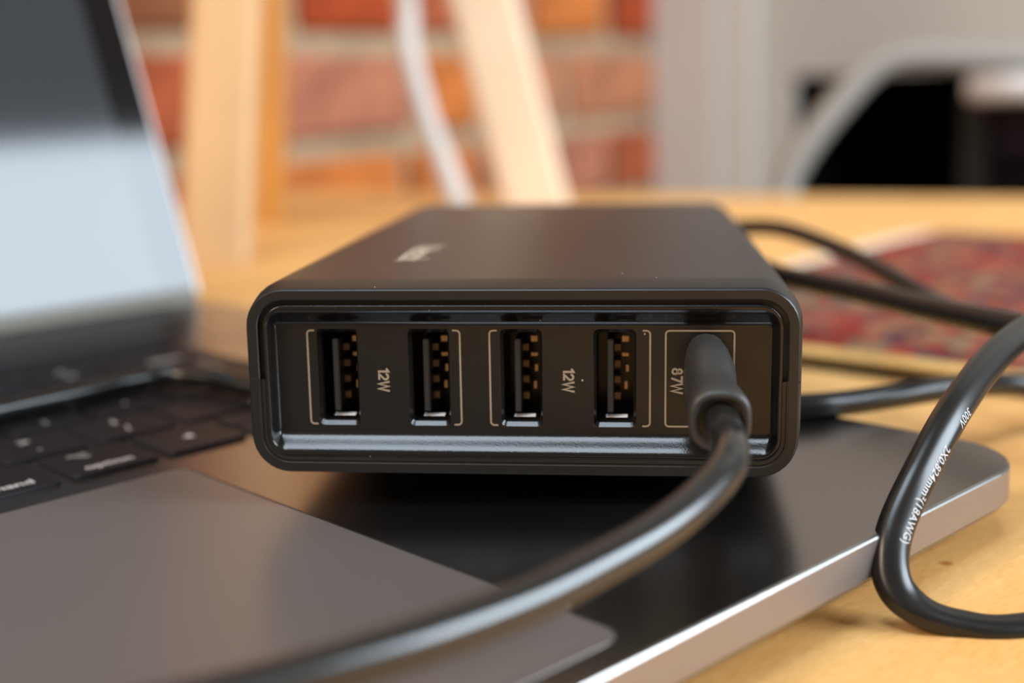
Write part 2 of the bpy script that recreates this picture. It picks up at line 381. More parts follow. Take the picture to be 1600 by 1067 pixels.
mb.loft(rings, smooth=False); top = mb.build('tabletop', M['wood'], table)
top.data.update()
# keep the grain and knot in the palm-rest frame: shift the mesh origin to 0,0
off = Vector((cen.x, cen.y, 0)) * MM
for v in top.data.vertices: v.co += off
top.location = -off
for p in inset(cr, 110):
    mb = MB(); q = p - cen; mb.loft([[(q.x + sx * h, q.y + sy * h, z) for sx, sy in ((1, 1), (-1, 1), (-1, -1), (1, -1))] for z, h in ((0, 20), (Z0 - ZT - 30, 28))], smooth=False)
    mb.build('leg', M['wood'], table)
ci = [p - cen for p in inset(cr, 130)]
for i in range(4):
    mb = MB()
    p, q2 = ci[i], ci[(i + 1) % 4]; t = (q2 - p).normalized(); n2 = Vector((-t.y, t.x, 0)) * 10
    mb.add([(*(p + n2).xy, Z0 - ZT - 110), (*(q2 + n2).xy, Z0 - ZT - 110), (*(q2 - n2).xy, Z0 - ZT - 110), (*(p - n2).xy, Z0 - ZT - 110),
            (*(p + n2).xy, Z0 - ZT - 30), (*(q2 + n2).xy, Z0 - ZT - 30), (*(q2 - n2).xy, Z0 - ZT - 30), (*(p - n2).xy, Z0 - ZT - 30)],
           [(0, 3, 2, 1), (4, 5, 6, 7), (0, 1, 5, 4), (1, 2, 6, 5), (2, 3, 7, 6), (3, 0, 4, 7)])
    mb.build('apron', M['wood'], table)

# ---------------------------------------------------------------- laptop
LW, LD = 333.0, 251.0
lap = empty('laptop', (-LW / 2, LD / 2, -ZT)); tag(lap, 'open space grey laptop with black keys under the charger', 'laptop')
LO = Vector((-LW / 2, LD / 2, -ZT))
def outline(d, n=12, r=13.0): return [(x - LW / 2, y + LD / 2) for x, y in rrect(LW / 2 - d, LD / 2 - d, max(r - d, 1), n)]
def lp(mb, name, m, parent=lap, kind=None, org=None):
    """build a laptop part: vertices in the palm-rest frame; org = own origin in that frame"""
    base = LO if parent is lap else parent['_o']
    base = Vector(base); og = Vector(org) if org is not None else base
    o = mb.build(name, m, parent, kind, origin=None)
    for v in o.data.vertices: v.co -= og * MM
    o.location = (og - base) * MM
    return o
mb = MB()
rings = [[(x, y, z) for x, y in outline(d)] for z, d in ((-0.45, 0.0), (-5.2, 0.0), (-6.6, 1.2), (-8.2, 4.5), (-9.4, 10.0), (-9.8, 16.0))]
mb.loft(rings[::-1], smooth=False, cap0=True, cap1=False)
lp(mb, 'side_band', M['space_grey_matte'])
mb = MB()
# deck with a recess for the trackpad is kept as one flat sheet; slots are modelled on it
mb.add([(x, y, 0.0) for x, y in outline(0.5)], [list(range(len(outline(0.5))))])
base = lp(mb, 'base', M['space_grey'])
mb = MB(); mb.loft([[(x, y, 0.0) for x, y in outline(0.5)], [(x, y, -0.18) for x, y in outline(0.16)], [(x, y, -0.45) for x, y in outline(0.0)]], smooth=False, cap0=False, cap1=False)
e = lp(mb, 'edge_chamfer', M['chamfer']); e['label'] = 'bright polished edge'
for fx in (-30, -LW + 30):
    for fy in (28, LD - 28):
        mb = MB(); mb.loft([[(fx + r * math.cos(t * math.pi / 8), fy + r * math.sin(t * math.pi / 8), z) for t in range(16)] for z, r in ((-11.5, 6), (-9.7, 7))], smooth=False)
        lp(mb, 'rubber_foot', M['foot'])
# trackpad: slot, then the glass just under flush
TX0, TX1, TY0, TY1 = -LW / 2 - 75 - 0.0, -91.66, 4.36, 99.66
tcx, tcy, thw, thh = (TX0 + TX1) / 2, (TY0 + TY1) / 2, (TX1 - TX0) / 2, (TY1 - TY0) / 2
def ring2(d, z, r): return [(x, y, z) for x, y in rrect(thw + d, thh + d, r + d, 6, tcx, tcy)]
mb = MB(); mb.loft([ring2(0.45, 0.012, 3.0), ring2(-0.1, 0.012, 3.0)], smooth=False, cap0=False, cap1=False); lp(mb, 'trackpad_slot', M['slot'])
mb = MB(); mb.loft([ring2(0.0, 0.02, 3.0), ring2(-0.05, 0.13, 3.0), ring2(-0.28, 0.19, 3.0)], smooth=False, cap0=False, cap1=True); lp(mb, 'trackpad', M['trackpad'])
# keyboard
KP = 16.84; KX = -40.3; KY = 106.3; GAP = 1.9
legends = {}
R4 = [('1!', 1), ('2@', 1), ('3#', 1), ('4$', 1), ('5%', 1), ('6^', 1), ('7&', 1), ('8*', 1), ('9(', 1), ('0)', 1), ('-_', 1), ('=+', 1), ('w:delete', 1.5)]
kb = [
    [('w:fn', 1), ('w:control', 1), ('w:option', 1), ('w:command', 1.25), ('', 5), ('c:command', 1.25), ('o:option', 1), ('s:\u25C0', 1), ('half', 1), ('s:\u25B6', 1)],
    [('w:shift', 2.25)] + [(k, 1) for k in 'Z X C V B N M'.split()] + [(',<', 1), ('.>', 1), ('/?', 1), ('w:shift', 2.25)],
    [('w:caps lock', 1.75)] + [(k, 1) for k in 'A S D F G H J K L'.split()] + [(';:', 1), ("'\"", 1), ('w:return', 1.75)],
    [('w:tab', 1.5)] + [(k, 1) for k in 'Q W E R T Y U I O P'.split()] + [('[{', 1), (']}', 1), ('\\|', 1)],
    [('`~', 1)] + R4,
]
keymesh = {}
def key_mesh(w, h):
    if (w, h) in keymesh: return keymesh[(w, h)]
    mb = MB(); rr = lambda d, z, r: [(x, y, z) for x, y in rrect(w / 2 - d, h / 2 - d, r, 3)]
    mb.loft([rr(0.0, 0.0, 1.0), rr(0.0, 0.45, 1.0), rr(0.22, 0.68, 0.9)], smooth=False, cap0=False, cap1=True)
    me = bpy.data.meshes.new('key'); me.from_pydata([tuple(Vector(p) * MM) for p in mb.v], [], mb.f); me.update(); me.materials.append(M['key'])
    keymesh[(w, h)] = me; return me
well = MB()
def put_key(x0, x1, y0, y1, leg):
    cx, cy, w, h = (x0 + x1) / 2, (y0 + y1) / 2, x1 - x0, y1 - y0
    k = link('key', key_mesh(round(w, 3), round(h, 3)), None, lap); k.location = (Vector((cx, cy, 0.02)) - LO) * MM
    vs = [(x, y, 0.015) for x, y in rrect(w / 2 + 0.42, h / 2 + 0.42, 1.3, 3, cx, cy)]; well.add(vs, [list(range(len(vs)))])
    if not leg or cx < -205: return
    items = []
    if leg[:2] == 'w:': items = [(leg[2:], 0.0, -0.30, 3.2)]
    elif leg[:2] == 'c:': items = [(leg[2:], 0.0, -0.28, 3.2), ('\u2318', -0.22, 0.20, 3.6)]
    elif leg[:2] == 'o:': items = [(leg[2:], 0.0, -0.28, 3.2), ('\u2325', -0.12, 0.22, 3.6)]
    elif leg[:2] == 's:': items = [(leg[2:], 0.0, 0.0, 2.6)]
    elif len(leg) == 2: items = [(leg[1], 0.0, 0.17, 4.0), (leg[0], 0.0, -0.20, 4.0)]
    else: items = [(leg, 0, 0, 4.6)]
    mb = MB()
    for s, fx, fy, size in items:
        if s == '\u25C0': mb.add([(-1.1, 0, 0.7), (0.8, -1.1, 0.7), (0.8, 1.1, 0.7)], [(0, 1, 2)])
        elif s == '\u25B6': mb.add([(1.1, 0, 0.7), (-0.8, 1.1, 0.7), (-0.8, -1.1, 0.7)], [(0, 1, 2)])
        elif s == '\u2325':
            for (px, py, qx, qy) in ((-1.7, .9, -.6, .9), (-.6, .9, .5, -.9), (.5, -.9, 1.7, -.9), (.4, .9, 1.7, .9)):
                d = Vector((qx - px, qy - py, 0)).normalized(); n = Vector((-d.y, d.x, 0)) * 0.16; P = Vector((px + fx * w, py + fy * h, 0.7)); Q = Vector((qx + fx * w, qy + fy * h, 0.7))
                mb.add([P - n, Q - n, Q + n, P + n], [(0, 1, 2, 3)])
        elif s == '\u2318':
            for ox, oy in ((-.9, -.9), (.9, -.9), (.9, .9), (-.9, .9)):
                ring = [(fx * w + ox + rr * math.cos(t * math.pi / 5), fy * h + oy + rr * math.sin(t * math.pi / 5), 0.7) for rr in (0.6, 0.36) for t in range(10)]
                mb.add(ring, [(t, (t + 1) % 10, 10 + (t + 1) % 10, 10 + t) for t in range(10)])
            mb.add([(fx * w + a * .55, fy * h + b * .55, 0.7) for a, b in ((-1, -1), (1, -1), (1, 1), (-1, 1), (-.6, -.6), (.6, -.6), (.6, .6), (-.6, .6))], [(0, 1, 5, 4), (1, 2, 6, 5), (2, 3, 7, 6), (3, 0, 4, 7)])
        else:
            vs, fs = text_mesh(s, size, bold=0.02)
            mb.add([(v[0] + fx * w, v[1] + fy * h, 0.70) for v in vs], fs)
    mb.build('key_legend', M['legend'], k, normals=False)
for r, row in enumerate(kb):
    x = KX - 14.5 * KP; y0 = KY + r * KP + 0.3
    for leg, u in row:
        x0, x1 = x + GAP / 2, x + u * KP - GAP / 2
        if leg == 'half':
            put_key(x0, x1, y0, y0 + 7.0, ''); put_key(x0, x1, y0 + 7.6, y0 + KP - GAP, '')
        else: put_key(x0, x1, y0, y0 + KP - GAP, leg)
        x += u * KP
lp(well, 'key_well', M['slot'], kind='stuff')
ty = KY + 5 * KP + 0.3
mb = MB(); rr = lambda d, z: [(x, y, z) for x, y in rrect(7.25 * KP - 0.9 - d, 6.4 - d, 1.0, 3, KX - 7.25 * KP, ty + 6.4)]
mb.loft([rr(0, 0.0), rr(0, 0.15), rr(.15, 0.22)], smooth=False, cap0=False); tb = lp(mb, 'touch_strip', M['glass_black']); tb['label'] = 'glossy black touch strip above the keys'
# speaker grille of fine holes right of the keys (too fine to pick apart)
mb = MB()
for i in range(12):
    for j in range(46):
        x, y = KX + 9 + i * 1.9 + (j % 2) * 0.95, KY + 6 + j * 1.9
        mb.add([(x + 0.33 * math.cos(t * math.pi / 3), y + 0.33 * math.sin(t * math.pi / 3), 0.012) for t in range(6)], [list(range(6))])
lp(mb, 'speaker_grille', M['slot'], kind='stuff')
# hinge trough at the back
mb = MB(); mb.box(-LW + 22, -14, 238.5, 247.5, 0.01, 0.02); lp(mb, 'hinge_slot', M['slot'])
# lid
TILT = math.radians(21)
lid = bpy.data.objects.new('lid', None); C.objects.link(lid); lid.parent = lap
lid.location = (Vector((0, 251, -1.0)) - LO) * MM; lid.rotation_euler = (-TILT, 0, 0)     # local x along the hinge, z up the lid, -y to the user
LH = 226.0
def lid_ring(d, y, r=6.0): return [(x - LW / 2, y, z + LH / 2) for x, z in rrect(LW / 2 - d, LH / 2 - d, r, 6)]
mb = MB(); mb.loft([lid_ring(0.9, 0.25), lid_ring(0.3, 0.0), lid_ring(0, 0.5), lid_ring(0, 3.4), lid_ring(0.8, 4.6), lid_ring(3, 5.2)], smooth=False)
sh = mb.build('lid_shell', M['space_grey'], lid)
mb = MB(); mb.loft([lid_ring(1.0, 0.1, 6), lid_ring(0.75, -0.1, 6), lid_ring(0.2, -0.05, 6), lid_ring(-0.15, 0.45, 6), lid_ring(-0.15, 1.4, 6)], smooth=False, cap0=False, cap1=False)
r = mb.build('lid_rim', M['rim'], lid); r['label'] = 'bright metal rim'
mb = MB(); mb.add([(x, -0.12, z) for x, z in ((-LW + 1.2, 5), (-1.2, 5), (-1.2, LH - 1.2), (-LW + 1.2, LH - 1.2))], [(0, 1, 2, 3)])
mb.build('screen_glass', M['glass_black'], lid)
mb = MB(); mb.add([(x, -0.16, z) for x, z in ((-LW + 12.5, 6), (-12.5, 6), (-12.5, LH - 13), (-LW + 12.5, LH - 13))], [(0, 1, 2, 3)])
mb.build('display', M['display'], lid)
mb = MB(); mb.box(-LW + 1.2, -1.2, -0.14, -0.02, 0.6, 5.0); mb.build('lid_chin', M['chin'], lid)
mb = MB(); mb.loft([[(x, 1.6 + 2.6 * math.cos(t * math.pi / 8), -1.2 + 2.6 * math.sin(t * math.pi / 8)) for t in range(16)] for x in (-LW + 24, -16)]); mb.build('hinge_barrel', M['slot'], lid)

# ---------------------------------------------------------------- charger (local frame: x right along its face, y back, z up, face at y=0)
CH_O = (-69.50088, 43.15644, 18.14007); CH_R = Euler((-0.009850550, 0.019493489, -0.859579751), 'XYZ')
ch = empty('usb_charger', CH_O, CH_R); tag(ch, 'black multiport desktop charger lying on the laptop beside the trackpad', 'charger')
CW, CHH, CL = 38.42, 13.23, 135.0
def cring(d, y, r=5.4, n=8):
    if d < 0: return [(x, y, z) for x, z in rrect(CW - d, CHH - d / 2, r - d, n, 0, -d / 2)]
    return [(x, y, z) for x, z in rrect(CW - d, CHH - d, max(r - d, 0.6), n)]
mb = MB()
seq = [(1.55, 1.2), (1.55, 0.12), (1.42, 0.0), (0.22, 0.0), (0.0, 0.18), (-0.12, 0.5), (-0.74, 4.0), (-0.80, 4.6), (-0.82, 6.0), (-0.78, CL * 0.5), (-0.45, CL - 4), (-0.2, CL - 2.0), (0.5, CL - 0.6), (2.0, CL)]
mb.loft([cring(d, y) for d, y in seq], smooth=True, cap0=False, cap1=True)
housing = mb.build('housing', M['shell'], ch)
for e in housing.data.edges: pass
m = housing.modifiers.new('split', 'EDGE_SPLIT'); m.split_angle = math.radians(38)
# inner dark gap ring
mb = MB(); mb.loft([cring(1.5, 1.0), cring(2.6, 1.0)], smooth=False, cap0=False, cap1=False); mb.build('rim_gap', M['slot'], ch)
# front panel: flat lip, concave bevel, recessed floor with five cut-outs (four upright, one for the small plug)
PF = 2.4     # depth of the floor
ports = [(-29.06 + 13.123 * i, -29.06 + 13.123 * i + 6.01) for i in range(4)]; PZ0, PZ1 = -6.87, 7.25
CPX, CPZ = 25.6, 0.75
floor_hw, floor_hh = 33.2, 8.85; FCZ = 0.15
mb = MB()
sl = [math.tan(math.radians(50) * math.sin(math.pi * (k + 0.5) / 14) ** 0.5) for k in range(14)]
kk = (PF - 0.12) / sum(sl); dd, yy = 2.75, 0.12
prof = [(2.25, 0.55), (2.3, 0.2), (2.45, 0.12), (2.75, 0.12)]
prof = [(d, d, y) for d, y in prof]
for n_, q in enumerate(sl):      # top and bottom slope at about 45 degrees, the sides are steeper
    dd += kk; yy += kk * q; prof.append((2.75 + (dd - 2.75) * 0.30, dd, yy))
FDX, FD = prof[-1][0], dd
def bring(dx, dz, y): return [(x, y, z) for x, z in rrect(CW - dx, CHH - dz, max(5.4 - dz, 0.6), 8)]
mb.loft([bring(*p) for p in prof], smooth=True, cap0=False, cap1=False)
def face_front(o):
    bm = bmesh.new(); bm.from_mesh(o.data)
    for f in bm.faces:
        if f.normal.y > 0: f.normal_flip()
    bm.to_mesh(o.data); bm.free()
face_front(mb.build('panel_bevel', M['bevel'], ch, normals=False))
mb = MB()
# floor cut in strips around the ports
fx, fz = CW - FDX, CHH - FD
xs = [-fx]
for a, b in ports: xs += [a, b]
xs += [CPX - 1.6, CPX + 1.6, fx]
def quad(x0, x1, z0, z1, y=PF): mb.add([(x0, y, z0), (x1, y, z0), (x1, y, z1), (x0, y, z1)], [(0, 1, 2, 3)])
for i in range(len(xs) - 1):
    if i % 2 == 0: quad(xs[i], xs[i + 1], -fz, fz)
    else:
        z0, z1 = (PZ0, PZ1) if i < 8 else (CPZ - 4.6, CPZ + 4.6)
        quad(xs[i], xs[i + 1], -fz, z0); quad(xs[i], xs[i + 1], z1, fz)
panel = mb.build('front_panel', M['panel'], ch, normals=False)
face_front(panel)
# upper half of the rim stands off behind an open groove, the lower half closes with a fine seam
mb = MB()
up = [p for p in rrect(CW - 1.5, CHH - 1.5, 3.9, 8)]; dn = [p for p in rrect(CW - 2.3, CHH - 2.3, 3.1, 8)]
lo_o, lo_i = [], []
order = list(range(len(up)))
# the outline starts at the upper right corner; lower arc runs from the left side to the right side
lower = [i for i in order if up[i][1] < 0]
A_, B_ = [], []
A_.append((-(CW - 1.5), 0.35)); B_.append((-(CW - 2.3), 0.35))
for i in lower: A_.append(up[i]); B_.append(dn[i])
A_.append((CW - 1.5, 0.35)); B_.append((CW - 2.3, 0.35))
vs = []; 
for (ax, az), (bx, bz) in zip(A_, B_):
    mx_, mz_ = ax + (bx - ax) * 0.22, az + (bz - az) * 0.22; nx, nz = ax + (bx - ax) * 0.34, az + (bz - az) * 0.34
    vs += [(ax + (mx_ - ax) * -0.2, 0.02, az), (mx_, 0.02, mz_), (mx_, 0.5, mz_), (nx, 0.5, nz), (nx, 0.06, nz), (bx, 0.12, bz), (bx, 0.6, bz)]
fs = []
for k in range(len(A_) - 1):
    for j in range(6): fs.append((k * 7 + j, (k + 1) * 7 + j, (k + 1) * 7 + j + 1, k * 7 + j + 1))
mb.add(vs, fs); lowr = mb.build('lower_rim', M['shell'], ch)
for sx in (-1, 1):     # the joint across the rim at half height
    mb = MB(); mb.box(sx * (CW - 0.75) - 0.85, sx * (CW - 0.75) + 0.85, -0.02, 0.3, 0.30, 0.46); mb.build('rim_joint', M['slot'], ch)
# type A ports
def port(i, a, b):
    cx = (a + b) / 2; hw, hh, cz = (b - a) / 2, (PZ1 - PZ0) / 2, (PZ0 + PZ1) / 2
    P = bpy.data.objects.new('usb_port', None); C.objects.link(P); P.parent = ch; P.location = (cx * MM, PF * MM, cz * MM)
    rr = lambda w, h, y, r=0.5: [(x, y, z) for x, z in rrect(w, h, r, 3)]
    mb = MB(); mb.loft([rr(hw + 0.02, hh + 0.02, 0.0, .05), rr(hw - 0.05, hh - 0.05, 0.02, .7), rr(hw - 0.34, hh - 0.58, 0.57, .5), rr(hw - 0.36, hh - 0.60, 1.1, .5)], smooth=False, cap0=False, cap1=False)
    mb.build('bezel', M['bevel'], P)
    w2, h2 = hw - 0.38, hh - 0.62
    mb = MB(); mb.loft([rr(w2 + .3, h2 + .3, 1.0, .3), rr(w2, h2, 1.05, .3), rr(w2, h2, 12.0, .3)], smooth=False, cap0=False, cap1=True); mb.build('shield', M['shield'], P)
    bm = bevelled_box(0.46, 4.6, 5.3, 0.15, 1); me = bpy.data.meshes.new('tongue')
    bmesh.ops.translate(bm, verts=bm.verts, vec=(-0.62, 6.0, 0.0)); bmesh.ops.scale(bm, vec=(MM,) * 3, verts=bm.verts); bm.to_mesh(me); bm.free()
    link('tongue', me, M['tongue'], P)
    for k, z in enumerate((3.6, 1.2, -1.1, -3.5)):      # gold contacts standing off the right face of the tongue
        mb = MB(); mb.box(-0.1, 0.75, 4.2, 8.5, z - 0.48, z + 0.48); mb.build('contact', M['gold_dull'], P)
    for z, h, xx in ((4.6, 0.42, 0.95), (2.3, 0.25, 0.95), (0.3, 0.5, 1.5), (-2.2, 0.55, 1.3)):   # gold plates painting the contacts' reflections on the shield, deeper in
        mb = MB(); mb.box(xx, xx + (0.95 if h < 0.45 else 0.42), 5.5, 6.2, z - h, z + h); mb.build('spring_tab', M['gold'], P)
    mb = MB(); mb.add([(-1.3, 1.9, -h2 + 0.35), (1.75, 1.9, -h2 + 0.35), (1.75, 3.0, -h2 + 0.55), (-1.3, 3.0, -h2 + 0.55)], [(0, 1, 2, 3)]); mb.build('spring_tab', M['pale_steel'], P, normals=False)
for i, (a, b) in enumerate(ports): port(i, a, b)
P = bpy.data.objects.new('small_port', None); C.objects.link(P); P.parent = ch; P.location = (CPX * MM, PF * MM, CPZ * MM)
mb = MB(); mb.loft([[(x, y, z) for x, z in rrect(w_, h_, r_, 5)] for w_, h_, y, r_ in ((1.62, 4.62, 0, .05), (1.5, 4.5, 0.02, 1.4), (1.45, 4.45, 5.0, 1.4))], smooth=False, cap0=False); mb.build('shield', M['shield'], P)
# printed brackets and wattages, laid on the panel floor
def stroke(mb, pts, wdt, y):
    P = [Vector((p[0], 0, p[1])) for p in pts]
    for i in range(len(P) - 1):
        d = (P[i + 1] - P[i]).normalized(); n = Vector((-d.z, 0, d.x)) * wdt / 2; a, b = P[i] - d * wdt * .3, P[i + 1] + d * wdt * .3
        mb.add([(*(a - n).xz, 0), (*(b - n).xz, 0), (*(b + n).xz, 0), (*(a + n).xz, 0)], [(0, 1, 2, 3)])
    mb.v = [(p[0], y, p[1]) if p[2] == 0 else p for p in mb.v]
def arc(cx, cz, r, a0, a1, n=4): return [(cx + r * math.cos(math.radians(a0 + (a1 - a0) * k / n)), cz + r * math.sin(math.radians(a0 + (a1 - a0) * k / n))) for k in range(n + 1)]
def flat(name, pts, wdt=0.24):
    vs = []; fs = []
    P = [Vector((p[0], p[1])) for p in pts]
    for i, p in enumerate(P):
        d = (P[min(i + 1, len(P) - 1)] - P[max(i - 1, 0)]).normalized(); n = Vector((-d.y, d.x)) * wdt / 2
        vs += [(p.x - n.x, PF - 0.03, p.y - n.y), (p.x + n.x, PF - 0.03, p.y + n.y)]
        if i: fs.append((2 * i - 2, 2 * i, 2 * i + 1, 2 * i - 1))
    mb = MB(); mb.add(vs, fs); o = mb.build(name, M['print'], ch, normals=False)
ZT_, ZB_ = 7.0, -6.66
def left_bracket(x): flat('bracket_mark', [(x + 1.05, ZT_)] + arc(x + .5, ZT_ - .5, .5, 90, 180) + arc(x + .5, ZB_ + .5, .5, 180, 270) + [(x + 1.05, ZB_)])
def right_bracket(x): flat('bracket_mark', [(x - 1.05, ZT_)] + arc(x - .5, ZT_ - .5, .5, 90, 0) + arc(x - .5, ZB_ + .5, .5, 0, -90) + [(x - 1.05, ZB_)])
left_bracket(-30.35); right_bracket(-8.45); left_bracket(-4.25); right_bracket(18.2)
x0, x1 = 20.35, 29.75
flat('bracket_mark', arc(x0 + .5, ZB_ + .5, .5, 270, 180) + arc(x0 + .5, ZT_ - .5, .5, 180, 90) + arc(x1 - .5, ZT_ - .5, .5, 90, 0) + arc(x1 - .5, ZB_ + .5, .5, 0, -90) + [(x0 + .5, ZB_)])
GL = {'1': ([[(0.02, 0.74), (0.30, 0.92), (0.30, 0.0)]], 0.46), '7': ([[(0.02, 0.90), (0.56, 0.90), (0.22, 0.0)]], 0.66),
      '2': ([[(0.06, 0.68)] + [(0.31 + 0.24 * math.cos(math.radians(a)), 0.66 + 0.24 * math.sin(math.radians(a))) for a in (150, 120, 90, 60, 30, 0, -30)] + [(0.08, 0.10), (0.60, 0.10)]], 0.70),
      'W': ([[(0.06, 1.0), (0.26, 0.04), (0.48, 0.90), (0.70, 0.04), (0.90, 1.0)]], 1.0),
      '8': ([[(0.31 + 0.19 * math.cos(a), 0.72 + 0.18 * math.sin(a)) for a in [math.pi * k / 6 for k in range(13)]], [(0.31 + 0.23 * math.cos(a), 0.31 + 0.21 * math.sin(a)) for a in [math.pi * k / 6 for k in range(13)]]], 0.68)}
def watt(txt, x, z, cap=1.62, wd=0.30):
    total = sum(GL[c][1] for c in txt) * cap; u = -total / 2; mb = MB()
    for c in txt:
        for pl_ in GL[c][0]:
            P = [Vector((u + a * cap, b * cap)) for a, b in pl_]
            vs = []; fs = []
            for i in range(len(P)):
                d0 = (P[i] - P[i - 1]).normalized() if i else None; d1 = (P[i + 1] - P[i]).normalized() if i < len(P) - 1 else None
                d = ((d0 or d1) + (d1 or d0)).normalized(); k = wd / 2 / max(0.45, d.dot(d1 or d0)); n = Vector((-d.y, d.x)) * k
                vs += [P[i] - n, P[i] + n]
                if i: fs.append((2 * i - 2, 2 * i, 2 * i + 1, 2 * i - 1))
            mb.add([(x - cap / 2 + v.y, PF - 0.035, z - v.x) for v in vs], fs)
        u += GL[c][1] * cap
    mb.build('wattage_mark', M['print'], ch, normals=False)
watt('12W', -19.5, -0.2); watt('12W', 6.85, -0.15); watt('87W', 21.95, -0.15)
# maker's name on the top, read with its feet to the left
vs, fs = text_mesh('Nekteck', 7.2, bold=0.05, space=0.80)
mb = MB(); mb.add([(-19.3 + v[1], 34.3 - v[0], CHH + 0.80 + 0.03) for v in vs], fs); mb.build('maker_name', M['brand'], ch, normals=False)

# ---------------------------------------------------------------- plug and cable in front of the charger (world, palm-rest frame)
CAMM = Euler((1.369803019, 0.037270368, -0.762368016), 'XYZ').to_matrix(); CAMO = Vector((-187.0520665, -80.8167233, 58.8784212))
chM = CH_R.to_matrix()
def cw(x, y, z): return Vector(CH_O) + chM @ Vector((x, y, z))
uc = empty('usb_c_cable', (-100, 1.5, 0)); tag(uc, 'black cable plugged into the right end of the charger front', 'cable')
UO = Vector((-100, 1.5, 0))
def part(mb, name, m, parent, org, kind=None):
    o = mb.build(name, m, parent, kind)
    for v in o.data.vertices: v.co -= Vector(org) * MM
    return o
st = [(2.3, 2.8, 5.7, 25.7, 0.75), (1.2, 3.0, 6.1, 25.8, 0.75), (-2.6, 3.2, 6.1, 26.0, 0.7), (-5.2, 3.35, 5.5, 26.2, 0.55), (-7.6, 3.1, 4.4, 26.3, 0.35), (-9.2, 3.0, 3.8, 26.35, 0.2),
      (-10.8, 3.2, 3.6, 26.4, 0.0), (-13.4, 3.65, 3.75, 26.5, -0.3), (-16.2, 3.95, 3.95, 26.6, -0.6), (-17.3, 3.8, 3.8, 26.7, -0.75), (-17.5, 3.0, 3.0, 26.7, -0.8), (-16.2, 2.6, 2.6, 26.7, -0.7)]
mb = MB(); mb.loft([[cw(cx + wx * math.copysign(abs(math.cos(t)) ** 0.75, math.cos(t)), y, cz + hz * math.copysign(abs(math.sin(t)) ** 0.75, math.sin(t))) for t in [2 * math.pi * k / 24 for k in range(24)]] for y, wx, hz, cx, cz in st])
part(mb, 'plug', M['plug'], uc, UO)
mb = MB(); mb.loft([[cw(CPX + x, y, CPZ + z) for x, z in rrect(1.2, 4.1, 1.19, 6)] for y in (1.5, 6.5)]); part(mb, 'plug_tip', M['steel'], uc, UO)
pts = [cw(26.85, -15.5, -0.7), cw(26.95, -18.5, -0.95), (-73.6, 3.9, 16.7), (-77.9, 1.7, 15.6), (-83.6, 0.6, 14.2), (-90.7, 0.0, 12.9), (-97.7, 0.0, 12.0), (-108.6, 0.6, 10.9), (-119.3, 2.0, 10.4), (-129.5, 4.0, 10.2), (-139, 6.2, 10.2), (-160, 11, 10.6), (-200, 18, 9.5)]
USB_PATH = pts
part(tube(pts, 2.3, 20, 8), 'cord', M['cable'], uc, UO)

# ---------------------------------------------------------------- mains cable: from behind the charger over the rug, looping back in front of the laptop corner
pc = empty('power_cable', (-40, -10, -ZT)); tag(pc, 'thick black round cable with printed white lettering looping over the laptop corner', 'cable')
PO = Vector((-40, -10, -ZT))
LOOP_PTS = [(60, -85, -10.1), (10, -48, -10.1), (-20, -27, -10.1), (-38.2, -15.5, -11.3), (-43.6, -9.6, -10.7), (-46.8, -5.3, -8.7), (-47.2, -2.0, -5.5), (-44.2, -0.5, -0.3), (-37.3, -0.3, 6.2), (-26.8, 0.6, 12.4), (-11.0, 3.0, 16.4), (5.5, 5.4, 17.8), (22, 7.5, 17), (45, 5, 12), (80, -4, 4), (125, -20, -3)]
loop = LOOP_PTS
LOOP = catmull(loop, 14)
cum = [0.0]
for i in range(1, len(LOOP)): cum.append(cum[-1] + (LOOP[i] - LOOP[i - 1]).length)
RISE0, RISE1 = 4 * 14, 7 * 14
fr = []
for i, p in enumerate(LOOP):
    k = min(1, max(0, (i - RISE0) / (RISE1 - RISE0))); k = k * k * (3 - 2 * k)
    ref = Vector((0, 0, 1)).lerp(Vector((-0.69, -0.70, 0.2)), k)
    t = (LOOP[min(i + 1, len(LOOP) - 1)] - LOOP[max(i - 1, 0)]).normalized(); n = (ref - t * ref.dot(t)).normalized(); fr.append((p, t, n, t.cross(n)))
FA, FB = 2.45, 1.8            # half width and half thickness of the flat two-core cord
mb = MB(); rings = []
for p, t, n, b in fr:
    rings.append([p + b * FA * math.cos(q) + n * FB * math.copysign(abs(math.sin(q)) ** 0.85, math.sin(q)) for q in [2 * math.pi * k / 28 for k in range(28)]])
mb.loft(rings); part(mb, 'cord', M['mains'], pc, PO)
def on_cord(s, off):
    i = 0
    while i < len(cum) - 2 and cum[i + 1] < s: i += 1
    t = (s - cum[i]) / (cum[i + 1] - cum[i]); p, tt, n, b = fr[i]; p2, t2, n2, b2 = fr[i + 1]
    h = FB * max(0.02, 1 - (off / FA) ** 2) ** 0.425 + 0.035
    return p.lerp(p2, t) + n.lerp(n2, t) * h + b.lerp(b2, t) * off
def nearest(p):
    return min(range(len(LOOP)), key=lambda i: (LOOP[i] - Vector(p)).length)
def letter_band(txt, size, s_mid, off):
    vs, fs = text_mesh(txt, size, bold=0.02, space=1.05); mb = MB()
    bm = bmesh.new(); bv = [bm.verts.new(v) for v in vs]
    for f in fs:
        try: bm.faces.new([bv[q] for q in f])
        except ValueError: pass
    for q in range(-6, 9):         # cut into narrow strips so that the letters follow the round cord
        bmesh.ops.bisect_plane(bm, geom=bm.verts[:] + bm.edges[:] + bm.faces[:], plane_co=(0, q * 0.16, 0), plane_no=(0, 1, 0))
    bm.verts.index_update(); vs = [tuple(v.co) for v in bm.verts]; fs = [[v.index for v in f.verts] for f in bm.faces]; bm.free()
    mb.add([on_cord(s_mid - v[0], off + v[1]) for v in vs], fs); part(mb, 'printed_lettering', M['cable_print'], pc, PO)
